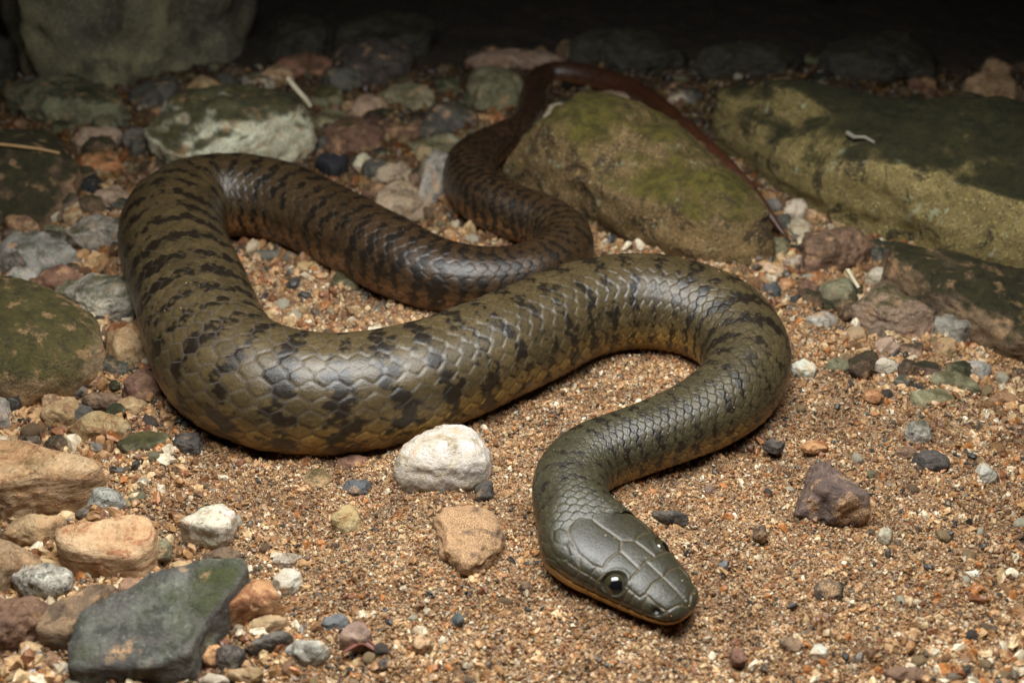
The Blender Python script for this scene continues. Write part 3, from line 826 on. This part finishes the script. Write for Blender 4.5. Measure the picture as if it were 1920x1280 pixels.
for i, (c, h, k, m, lab) in enumerate([
        ((1792, 610, 100, 66, 15), 0.015, 'grey', .1, 'pale grey stone against the low dark boulder'),
        ((1770, 648, 58, 46), 0.012, 'tan', .05, 'tan stone in front of the pale grey stone'),
        ((1792, 714, 94, 48, 20), 0.010, 'green', .2, 'olive green slab lying on a second green slab'),
        ((1752, 748, 90, 56, 10), 0.008, 'green', .15, 'olive green slab under another green slab'),
        ((1832, 692, 58, 42), 0.010, 'grey', .1, 'grey stone beside the green slabs'),
        ((1726, 552, 52, 46), 0.016, 'brown', .1, 'brown stone behind the mossy backed stone'),
        ((1664, 646, 48, 38), 0.009, 'pink', 0, 'pinkish grey pebble below the mossy backed stone'),
        ((1608, 626, 52, 44), 0.009, 'tan', 0, 'tan pebble with a dark chip below round green stone'),
        ((1508, 690, 48, 36), 0.007, 'white', 0, 'whitish quartz pebble beside the outer neck bend'),
        ((1544, 598, 66, 36), 0.008, 'grey', .1, 'grey flat pebble below the round green stone'),
        ((1662, 683, 50, 28), 0.006, 'pale', 0, 'pale pebble below the pinkish grey pebble'),
        ((1886, 746, 64, 26, 15), 0.007, 'tan', 0, 'tan flat chip beyond the green slabs'),
        ((1800, 768, 74, 24, -10), 0.005, 'red', 0, 'rusty flat chip below the green slabs'),
        ((1515, 536, 40, 34), 0.008, 'red', 0, 'red brown pebble below the propped slab'),
        ((1476, 530, 30, 26), 0.006, 'orange', 0, 'orange pebble above the outer neck bend'),
        ((1448, 540, 36, 36), 0.007, 'blue', 0, 'blue grey pebble touching the outer bend'),
        ((1492, 388, 56, 44), 0.012, 'pale', .05, 'pale stone touching the tail tip'),
        ((1502, 426, 58, 46), 0.012, 'pale', .1, 'mossy pale stone just below the tail tip'),
        ((1462, 462, 40, 50), 0.011, 'green', .1, 'greenish upright pebble at the tail tip'),
        ((1490, 490, 48, 36), 0.009, 'pale', 0, 'pale pebble below the tail tip stones'),
        ((1460, 505, 46, 34), 0.008, 'tan', 0, 'tan pebble between boulder and propped slab'),
        ((1376, 338, 40, 96, -28), 0.022, 'pink', 0, 'smooth pinkish stone between tail and boulder'),
        ((1880, 512, 90, 30, 22), 0.028, 'tan', 0, 'tan flat stone on the rim of low dark boulder'),
        ((1640, 740, 40, 26), 0.005, 'orange', 0, 'orange pebble in gravel before the green slabs'),
        ((1700, 846, 44, 26), 0.005, 'brown', 0, 'brown pebble beside the dark slate pebble')]):
    stone('stone', lab, 'stone', c, h, M(k, speck=0.35, moss=m, mossc=MG), n=3.2, seed=180 + i, sub=4)

# stones outside the rear bend
stone('stone', 'grey tan stone with a mossy end beside mossy boulder', 'stone',
      [(128, 562), (138, 522), (190, 502), (240, 528), (272, 560), (256, 592), (200, 602), (150, 588)], 0.018, M('grey', moss=0.28, mossc=MG, speck=0.3), n=3.2, seed=211, sub=5)
stone('stone', 'orange stone leaning on the outer front bend', 'stone', [(192, 640), (205, 608), (250, 588), (288, 600), (284, 690), (235, 694), (200, 668)], 0.016, M('ochre', speck=0.3), n=3.4, seed=213)
for i, (c, h, k, m, lab) in enumerate([
        ((258, 674, 58, 42), 0.017, 'pale', .1, 'pale pebble lying on the orange leaning stone'),
        ((268, 720, 80, 76), 0.014, 'red', 0, 'dark red brown stone under the front bend'),
        ((190, 796, 132, 62), 0.011, 'ochre', 0, 'flat ochre stone in front of the mossy boulder'),
        ((118, 770, 84, 64), 0.010, 'tan', 0, 'sandy tan stone beside the flat ochre stone'),
        ((196, 748, 90, 40), 0.010, 'brown', 0, 'brown stone behind the flat ochre stone'),
        ((270, 826, 98, 54), 0.011, 'green', .35, 'moss green stone below the front bend'),
        ((352, 830, 74, 46), 0.011, 'dark', .15, 'dark olive stone under the snake belly'),
        ((-5, 770, 60, 70), 0.014, 'grey', 0, 'grey stone below the mossy boulder'),
        ((62, 470, 150, 90), 0.025, 'grey', .1, 'long grey white stone beyond the mossy boulder'),
        ((188, 428, 114, 70), 0.020, 'grey', .25, 'grey mossy stone touching the outer rear bend'),
        ((38, 516, 60, 46), 0.014, 'grey', .05, 'blue grey stone between grey stone and mossy boulder'),
        ((84, 393, 68, 50), 0.016, 'pale', 0, 'pale stone at the edge of the dark mossy rock'),
        ((138, 398, 40, 46), 0.013, 'ochre', 0, 'orange white pebble beside pale stone'),
        ((108, 520, 90, 56), 0.010, 'red', 0, 'rusty flat stone beside the mossy ended stone'),
        ((184, 298, 108, 54), 0.018, 'orange', .35, 'oval brown green stone beyond the rear bend'),
        ((180, 254, 94, 50), 0.018, 'pink', 0, 'grey pink stone behind the oval brown stone'),
        ((262, 258, 62, 66), 0.018, 'slate', .1, 'dark slate stone beside the pale mossy boulder'),
        ((168, 343, 46, 40), 0.014, 'black', 0, 'black pebble under the oval brown stone'),
        ((210, 370, 90, 50), 0.009, 'pink', 0, 'pinkish stone outside the rear bend'),
        ((292, 172, 98, 78), 0.032, 'slate', .05, 'grey stone wedged under the big grey green block'),
        ((378, 165, 76, 66), 0.028, 'ochre', .1, 'orange brown stone under the big grey green block'),
        ((624, 302, 66, 58), 0.018, 'black', 0, 'round blue black stone on the rear body'),
        ((664, 252, 122, 76), 0.020, 'red', .1, 'brown rusty stone beyond the round black stone'),
        ((692, 202, 66, 62), 0.022, 'pink', .05, 'pink white three sided stone behind rusty stone'),
        ((766, 176, 124, 52), 0.026, 'green', .05, 'flat grey green stone in the dark background'),
        ((846, 218, 112, 74), 0.026, 'slate', .3, 'dark green stone behind the rear coil'),
        ((925, 158, 118, 110), 0.050, 'green', .1, 'grey green upright rock behind the dark green stone'),
        ((975, 110, 220, 40, -3), 0.060, 'pink', 0, 'long pinkish slab behind the raised tail'),
        ((822, 272, 122, 56), 0.016, 'green', .3, 'mottled green stone beside the rear coil'),
        ((744, 322, 96, 44), 0.012, 'pink', 0, 'pinkish flat stone behind the rear body'),
        ((752, 372, 120, 84), 0.010, 'pink', .1, 'broad brown flat stone between the two coils'),
        ((818, 330, 66, 120, 20), 0.022, 'grey', .15, 'pale blue grey slab leaning on the rear coil'),
        ((520, 278, 70, 34), 0.012, 'pink', 0, 'pale pink stone before the pale mossy boulder'),
        ((684, 304, 42, 40), 0.014, 'pale', 0, 'pale pebble beside the round black stone'),
        ((520, 140, 60, 50), 0.030, 'tan', .1, 'tan stone beside the pale twig'),
        ((610, 178, 100, 44), 0.024, 'green', .35, 'green mossy stone behind the pale twig'),
        ((485, 150, 70, 40), 0.036, 'pale', .3, 'mossy pale stone beyond the pale mossy boulder'),
        ((620, 222, 80, 46), 0.018, 'green', .25, 'small mossy stone before the twig'),
        ((560, 120, 130, 50), 0.040, 'red', .1, 'dim rust brown stone by the bank'),
        ((700, 110, 170, 90), 0.055, 'dark', .05, 'dark rounded rock by the bank'),
        ((640, 145, 90, 44), 0.030, 'slate', .2, 'dim green grey stone by the bank'),
        ((1052, 214, 66, 62), 0.022, 'pale', 0, 'smooth pale stone inside the tail arch'),
        ((1150, 185, 130, 30, 8), 0.016, 'pink', 0, 'pinkish flat stone under the raised tail'),
        ((915, 222, 66, 36), 0.014, 'orange', .1, 'small orange stone behind the rear coil'),
        ((1272, 185, 50, 28), 0.020, 'grey', 0, 'small grey blue stone beyond the tail'),
        ((1470, 155, 60, 26), 0.070, 'tan', 0, 'small tan stone beyond the long boulder'),
        ((1858, 165, 110, 66), 0.080, 'tan', 0, 'brown stone beyond the end of the long boulder'),
        ((1960, 200, 160, 90), 0.085, 'brown', 0, 'dark brown rock beyond the end of the long boulder'),
        ((512, 478, 110, 28), 0.008, 'slate', .1, 'dark slate sliver under the rear body'),
        ((650, 522, 64, 44), 0.008, 'green', .4, 'mossy pebble under the rear body'),
        ((580, 500, 50, 36), 0.007, 'ochre', 0, 'ochre pebble inside the loop of the body')]):
    stone('stone', lab, 'stone', c, h, M(k, speck=0.35, moss=m, mossc=MG), n=3.0, seed=230 + i, sub=4)

# ------------------------------------------------------------------ twigs, straw, curled leaf, grass tips
def tube(name, label, cat, pts, r0, r1, mat, sides=7):
    P = np.array(pts); n = len(P); vs, fs = [], []
    for i in range(n):
        t = P[min(i + 1, n - 1)] - P[max(i - 1, 0)]; t = t / np.linalg.norm(t)
        a = np.cross(t, (0.1, 0.2, 1)); a /= np.linalg.norm(a); b = np.cross(t, a)
        r = r0 + (r1 - r0) * i / (n - 1)
        for k in range(sides):
            q = 2 * math.pi * k / sides
            vs.append(P[i] + (a * math.cos(q) + b * math.sin(q)) * r * (1 + 0.2 * math.sin(k * 2.3 + i)))
    for i in range(n - 1):
        for k in range(sides):
            fs.append((i * sides + k, i * sides + (k + 1) % sides, (i + 1) * sides + (k + 1) % sides, (i + 1) * sides + k))
    o = link(name, mesh_np(name, np.array(vs), np.array(fs)), mat)
    return tag(o, label, cat)
def plain(name, c, rough=0.7, var=0.5, trans=0.0):
    N = NT(name)
    v = N.node('ShaderNodeTexCoord').outputs['Object']
    c = lin(c)
    N.set(N.b.inputs['Base Color'], N.mix(N.noise(v, 350, 5, 0.65), tuple(x * (1 - var) for x in c), tuple(min(1, x * (1 + var)) for x in c)))
    N.b.inputs['Roughness'].default_value = rough
    return N.m
def pxline(pts): return [unproject(u, v, z) for u, v, z in pts]
def on_rock(o, px, r):
    """points under the given pixels, lifted onto the top of a rock"""
    co = np.empty(len(o.data.vertices) * 3, np.float32); o.data.vertices.foreach_get('co', co)
    co = co.reshape(-1, 3) + np.array(o.location)
    out = []
    for u, v in px:
        z = 0.02
        for _ in range(8):
            p = unproject(u, v, z)
            near = np.argsort(np.hypot(co[:, 0] - p[0], co[:, 1] - p[1]) + np.where(co[:, 2] < 0.004, 1, 0))[:4]
            z = 0.5 * z + 0.5 * (float(co[near, 2].max()) + r * 0.6)
        out.append(unproject(u, v, z))
    return out
tube('straw', 'thin straight straw across the dark mossy rock', 'straw', [max((q, unproject(u, v, 0.012)), key=lambda w: w[2]) for q, (u, v) in zip(on_rock(LOW_B, [(-40, 268), (20, 273), (75, 280), (112, 288)], .0009), [(-40, 268), (20, 273), (75, 280), (112, 288)])], .0009, .0007, plain('straw', (150, 118, 76)))
tube('twig', 'short pale twig propped among the far mossy stones', 'twig', pxline([(540, 148, .036), (556, 168, .032), (572, 186, .028), (582, 200, .024)]), .0016, .0012, plain('twig', (170, 158, 132)))
tube('straw', 'short pale straw beside the round grey green stone', 'straw', pxline([(1590, 506, .026), (1600, 524, .024), (1610, 540, .022)]), .0010, .0007, plain('straw', (170, 160, 130)))
tube('twig', 'small pale twig on top of the long boulder', 'twig', on_rock(LONG_B, [(1590, 250), (1602, 258), (1622, 258), (1640, 268)], .001), .0013, .0006, plain('twig', (128, 122, 108)))
# a dry curled leaf
lu = np.linspace(0, 1, 26); lv = np.linspace(-1, 1, 13)
LU, LV = np.meshgrid(lu, lv)
c0, c1 = unproject(640, 1226, .001), unproject(716, 1226, .001)
wid = 0.0013 * np.sin(np.pi * np.clip(LU, .02, .98)) ** 0.6
cur = LV * 1.5
lx = c0[0] + (c1[0] - c0[0]) * LU + 0.0008 * np.sin(LU * 6)
ly = c0[1] + 0.0025 * np.sin(LU * 3.1) + wid * np.sin(cur)
lz = 0.0012 + 0.0016 * np.sin(np.pi * LU) + wid * (1 - np.cos(cur)) * 0.9
lvv = np.stack([lx.ravel(), ly.ravel(), lz.ravel()], 1)
ii = (np.arange(12)[:, None] * 26 + np.arange(25)[None]).ravel()
leaf = link('dry_leaf', mesh_np('dry_leaf', lvv, np.stack([ii, ii + 1, ii + 27, ii + 26], 1)), plain('leaf', (92, 46, 28), 0.5))
md = leaf.modifiers.new('thick', 'SOLIDIFY'); md.thickness = 0.00025
tag(leaf, 'dry curled red brown leaf on the front gravel', 'leaf')

# ------------------------------------------------------------------ loose pebbles, each its own object, sharing a few meshes
rg = np.random.RandomState(77)
KINDS = [('tan', 'small tan pebble lying loose in the gravel'), ('orange', 'small orange pebble lying loose in the gravel'), ('pale', 'small pale quartz pebble lying loose in the gravel'),
         ('brown', 'small brown pebble lying loose in the gravel'), ('dark', 'small dark grey pebble lying loose in the gravel'), ('pink', 'small pinkish pebble lying loose in the gravel'), ('green', 'small olive pebble lying loose in the gravel')]
import re
SHORT = {}
for ax, ay, lb in ANCHOR:
    sh = re.split(r' (?:beside|with|under|in|on|behind|beyond|below|above|near|at|between|touching|resting|lying|leaning|against|inside|from|by|to|before|outside|wedged|tucked|standing|sunk|half|propped|coated|of|among) ', lb)[0]
    SHORT.setdefault(sh, []).append((ax, ay))
PTS = [(q[0][0], q[0][1], k) for k, q in SHORT.items() if len(q) == 1]
def near_name(x, y): return min(PTS, key=lambda q: (q[0] - x) ** 2 + (q[1] - y) ** 2)[2]
KP = [.26, .17, .2, .13, .09, .1, .05]
protos = {}
for key, lab in KINDS:
    mt = M(key, speck=0.25)
    protos[key] = []
    for q in range(4):
        pol = [(math.cos(t) * rg.uniform(.7, 1.1), math.sin(t) * rg.uniform(.55, .95)) for t in np.linspace(0, 2 * math.pi, 8, endpoint=False)]
        me = stone_mesh([(x * .5, y * .5) for x, y in pol], 0.5, 2.8, 900 + q * 7 + len(protos), 3, 7, 0.8)
        me.materials.append(mt); protos[key].append(me)
def coarse(x, y):
    """how gravelly the bed is here: fine sand round the head, coarser outwards"""
    d = math.hypot((x - 0.03) / 0.175, (y - 0.31) / 0.145)
    return max(0.0, min(1.0, (d - 0.48) / 0.75))
def clear(x, y, r):
    return all((x - a) ** 2 + (y - b) ** 2 > (0.75 * c + r) ** 2 for a, b, c in FOOT)
BK = [('green', 'olive'), ('brown', 'brown'), ('pink', 'pinkish'), ('slate', 'slate grey'), ('grey', 'grey'), ('tan', 'tan'), ('red', 'rust brown')]
BKM = {k: [M(k, tone=0.82, speck=0.5, moss=q, mossc=MD) for q in (0.1, 0.5)] for k, _ in BK}
count, tries = 0, 0
while count < 175 and tries < 9000:
    tries += 1
    if rg.rand() < .72: u, v = rg.uniform(-60, 1980), rg.uniform(95, 430)
    elif rg.rand() < .6: u, v = rg.uniform(-60, 300), rg.uniform(380, 860)
    else: u, v = rg.uniform(1480, 1990), rg.uniform(470, 720)
    p = unproject(u, v, 0); size = rg.uniform(0.007, 0.021) * (1 if v < 430 else 0.7)
    if near_snake(p[0], p[1], size * 0.52) or not clear(p[0], p[1], size * 0.12): continue
    k, word = BK[rg.randint(len(BK))]; mossy = int(rg.rand() < .6)
    pol = [(math.cos(t) * rg.uniform(.75, 1.1) * size / 2, math.sin(t) * rg.uniform(.5, .95) * size / 2) for t in np.linspace(0, 2 * math.pi, 8, endpoint=False)]
    o = link('stone', stone_mesh(pol, size * rg.uniform(.3, .55), rg.uniform(2.6, 4.5), 2000 + count, 4), BKM[k][mossy], None, (p[0], p[1], 0))
    o.rotation_euler = (0, 0, rg.uniform(-.4, .4))
    tag(o, ('mossy ' if mossy else 'bare ') + word + ' stone in the stream bed near the ' + near_name(p[0], p[1]), 'stone', 'stones strewn over the stream bed')
    FOOT.append((p[0], p[1], size * .45)); count += 1
count, tries = 0, 0
while count < 290 and tries < 20000:
    tries += 1
    u, v = rg.uniform(-60, 1980), rg.uniform(190, 1300) if rg.rand() < .8 else rg.uniform(100, 420)
    p = unproject(u, v, 0)
    cz = coarse(p[0], p[1])
    if rg.rand() > 0.12 + 0.88 * cz: continue
    size = rg.uniform(0.0030, 0.0052) + 0.0080 * cz * rg.rand() ** 2
    if near_snake(p[0], p[1], size * 0.45) or not clear(p[0], p[1], size * 0.4): continue
    k = rg.choice(len(KINDS), p=KP); key, lab = KINDS[k]
    o = bpy.data.objects.new('pebble', protos[key][rg.randint(4)])
    o.location = (p[0], p[1], float(ground_z(np.array(p[0]), np.array(p[1]))) - 0.1 * size)
    o.rotation_euler = (rg.uniform(-.3, .3), rg.uniform(-.3, .3), rg.uniform(0, 6.28)); o.scale = (size, size * rg.uniform(.75, 1), size * rg.uniform(.7, 1.1))
    C.objects.link(o); tag(o, lab.replace('lying loose in the gravel', 'in the gravel near the ' + near_name(p[0], p[1])), 'pebble', lab.replace('small', 'loose').replace(' pebble lying loose in the gravel', ' pebbles of the gravel'))
    FOOT.append((p[0], p[1], size * .4))
    count += 1

# ------------------------------------------------------------------ gravel and sand: real grains, beyond counting
def grains(name, label, P, size, mat, seed, sub, squash=0.7):
    n = len(P); rg = np.random.RandomState(seed)
    me = bpy.data.meshes.new(name); me.vertices.add(n); me.vertices.foreach_set('co', P.astype(np.float32).ravel())
    a = me.attributes.new('size', 'FLOAT', 'POINT'); a.data.foreach_set('value', size.astype(np.float32))
    a = me.attributes.new('turn', 'FLOAT_VECTOR', 'POINT'); a.data.foreach_set('vector', rg.uniform(-3.1, 3.1, (n, 3)).astype(np.float32).ravel())
    a = me.attributes.new('pick', 'INT', 'POINT'); a.data.foreach_set('value', rg.randint(0, 6, n).astype(np.int32))
    o = link(name, me)
    ng = bpy.data.node_groups.new(name, 'GeometryNodeTree')
    ng.interface.new_socket('Geometry', in_out='INPUT', socket_type='NodeSocketGeometry')
    ng.interface.new_socket('Geometry', in_out='OUTPUT', socket_type='NodeSocketGeometry')
    nd, ln = ng.nodes, ng.links
    gi, go = nd.new('NodeGroupInput'), nd.new('NodeGroupOutput')
    join = nd.new('GeometryNodeJoinGeometry')
    for k in range(6):
        s_ = nd.new('GeometryNodeMeshIcoSphere'); s_.inputs['Radius'].default_value = 0.5; s_.inputs['Subdivisions'].default_value = sub
        nz = nd.new('ShaderNodeTexNoise'); nz.inputs['Scale'].default_value = 1.7; nz.inputs['Detail'].default_value = 1.5
        ps = nd.new('GeometryNodeInputPosition')
        ad = nd.new('ShaderNodeVectorMath'); ad.operation = 'ADD'; ad.inputs[1].default_value = (k * 5.1 + seed, k * 2.7, seed)
        ln.new(ps.outputs[0], ad.inputs[0]); ln.new(ad.outputs[0], nz.inputs['Vector'])
        su = nd.new('ShaderNodeVectorMath'); su.operation = 'SUBTRACT'; su.inputs[1].default_value = (.5, .5, .5); ln.new(nz.outputs['Color'], su.inputs[0])
        sc = nd.new('ShaderNodeVectorMath'); sc.operation = 'SCALE'; sc.inputs['Scale'].default_value = 1.1; ln.new(su.outputs[0], sc.inputs[0])
        sp_ = nd.new('GeometryNodeSetPosition'); ln.new(s_.outputs['Mesh'], sp_.inputs['Geometry']); ln.new(sc.outputs[0], sp_.inputs['Offset'])
        tr = nd.new('GeometryNodeTransform'); tr.inputs['Scale'].default_value = (1.0, 0.75 + 0.06 * k, squash - 0.04 * k); ln.new(sp_.outputs[0], tr.inputs['Geometry'])
        sm_ = nd.new('GeometryNodeSetMaterial'); sm_.inputs['Material'].default_value = mat; ln.new(tr.outputs[0], sm_.inputs['Geometry'])
        g2 = nd.new('GeometryNodeGeometryToInstance'); ln.new(sm_.outputs[0], g2.inputs[0]); ln.new(g2.outputs[0], join.inputs[0])
    iop = nd.new('GeometryNodeInstanceOnPoints'); iop.inputs['Pick Instance'].default_value = True
    def attr(nm, typ):
        q = nd.new('GeometryNodeInputNamedAttribute'); q.data_type = typ; q.inputs['Name'].default_value = nm; return q.outputs['Attribute']
    ln.new(gi.outputs[0], iop.inputs['Points']); ln.new(join.outputs[0], iop.inputs['Instance'])
    ln.new(attr('pick', 'INT'), iop.inputs['Instance Index']); ln.new(attr('size', 'FLOAT'), iop.inputs['Scale'])
    ln.new(attr('turn', 'FLOAT_VECTOR'), iop.inputs['Rotation'])
    ln.new(iop.outputs[0], go.inputs[0])
    md = o.modifiers.new('grains', 'NODES'); md.node_group = ng
    o['kind'] = 'stuff'; o['label'] = label; o['category'] = name
    return o

N = NT('grain')
oi = N.node('ShaderNodeObjectInfo')
cr = N.node('ShaderNodeValToRGB', {'Fac': oi.outputs['Random']}); set_ramp(cr, SAND)
nv = N.noise(N.node('ShaderNodeTexCoord').outputs['Object'], 3.0, 3, 0.6)
gc = N.mix(1.0, cr.outputs[0], N.mix(N.ramp(nv, .3, .7), (0.62, 0.58, 0.54), (1.1, 1.08, 1.05)), 'MULTIPLY')
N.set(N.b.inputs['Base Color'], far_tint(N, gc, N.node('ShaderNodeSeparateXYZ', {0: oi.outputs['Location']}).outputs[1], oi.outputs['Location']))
N.b.inputs['Roughness'].default_value = 0.5
GRAIN = N.m
def scatter(n, seed, prob):
    rg = np.random.RandomState(seed)
    u = rg.uniform(-120, 2040, n); v = rg.uniform(130, 1330, n)
    a, b = (u - W / 2) / FPX, (v - H / 2) / FPX
    k = CAM_H / (sp + b * cp)
    x, y = a * k, (cp - b * sp) * k
    cz = np.clip((np.hypot((x - 0.03) / 0.175, (y - 0.31) / 0.145) - 0.48) / 0.75, 0, 1)
    keep = rg.rand(n) < prob(cz)
    return x[keep], y[keep], cz[keep], rg
# coarse gravel
x, y, cz, r_ = scatter(34000, 5, lambda c: 0.13 + 0.80 * c ** 1.3)
size = 0.0014 + 0.0022 * r_.rand(len(x)) ** 2 + 0.0062 * cz * r_.rand(len(x)) ** 3
ok = np.array([not near_snake(a, b, -0.004) for a, b in zip(x, y)])
x, y, cz, size = x[ok], y[ok], cz[ok], size[ok]
grains('gravel', 'mixed tan orange and grey fine gravel covering the stream bed', np.stack([x, y, ground_z(x, y) + 0.0002], 1), size, GRAIN, 3, 2)
# sand
x, y, cz, r_ = scatter(270000, 6, lambda c: 1.0 - 0.45 * c)
size = (0.00048 + 0.0015 * r_.rand(len(x)) ** 4) * np.clip(np.hypot(x, y) / 0.36, 0.85, 1.8)
pts = np.stack([x, y, ground_z(x, y) + 0.0001 + 0.0004 * r_.rand(len(x))], 1)
rr2 = np.random.RandomState(9)                         # a few grains stick to the wet skin
ri = (rr2.rand(150) ** 1.6 * NR * 0.55).astype(int); ai = rr2.randint(int(NA * .3), int(NA * .7), 150)
pts = np.concatenate([pts, V3[ri, ai]]); size = np.concatenate([size, rr2.uniform(.00022, .0006, 150)])
grains('sand', 'coarse tan and orange sand grains around the snake', pts, size, GRAIN, 4, 1)
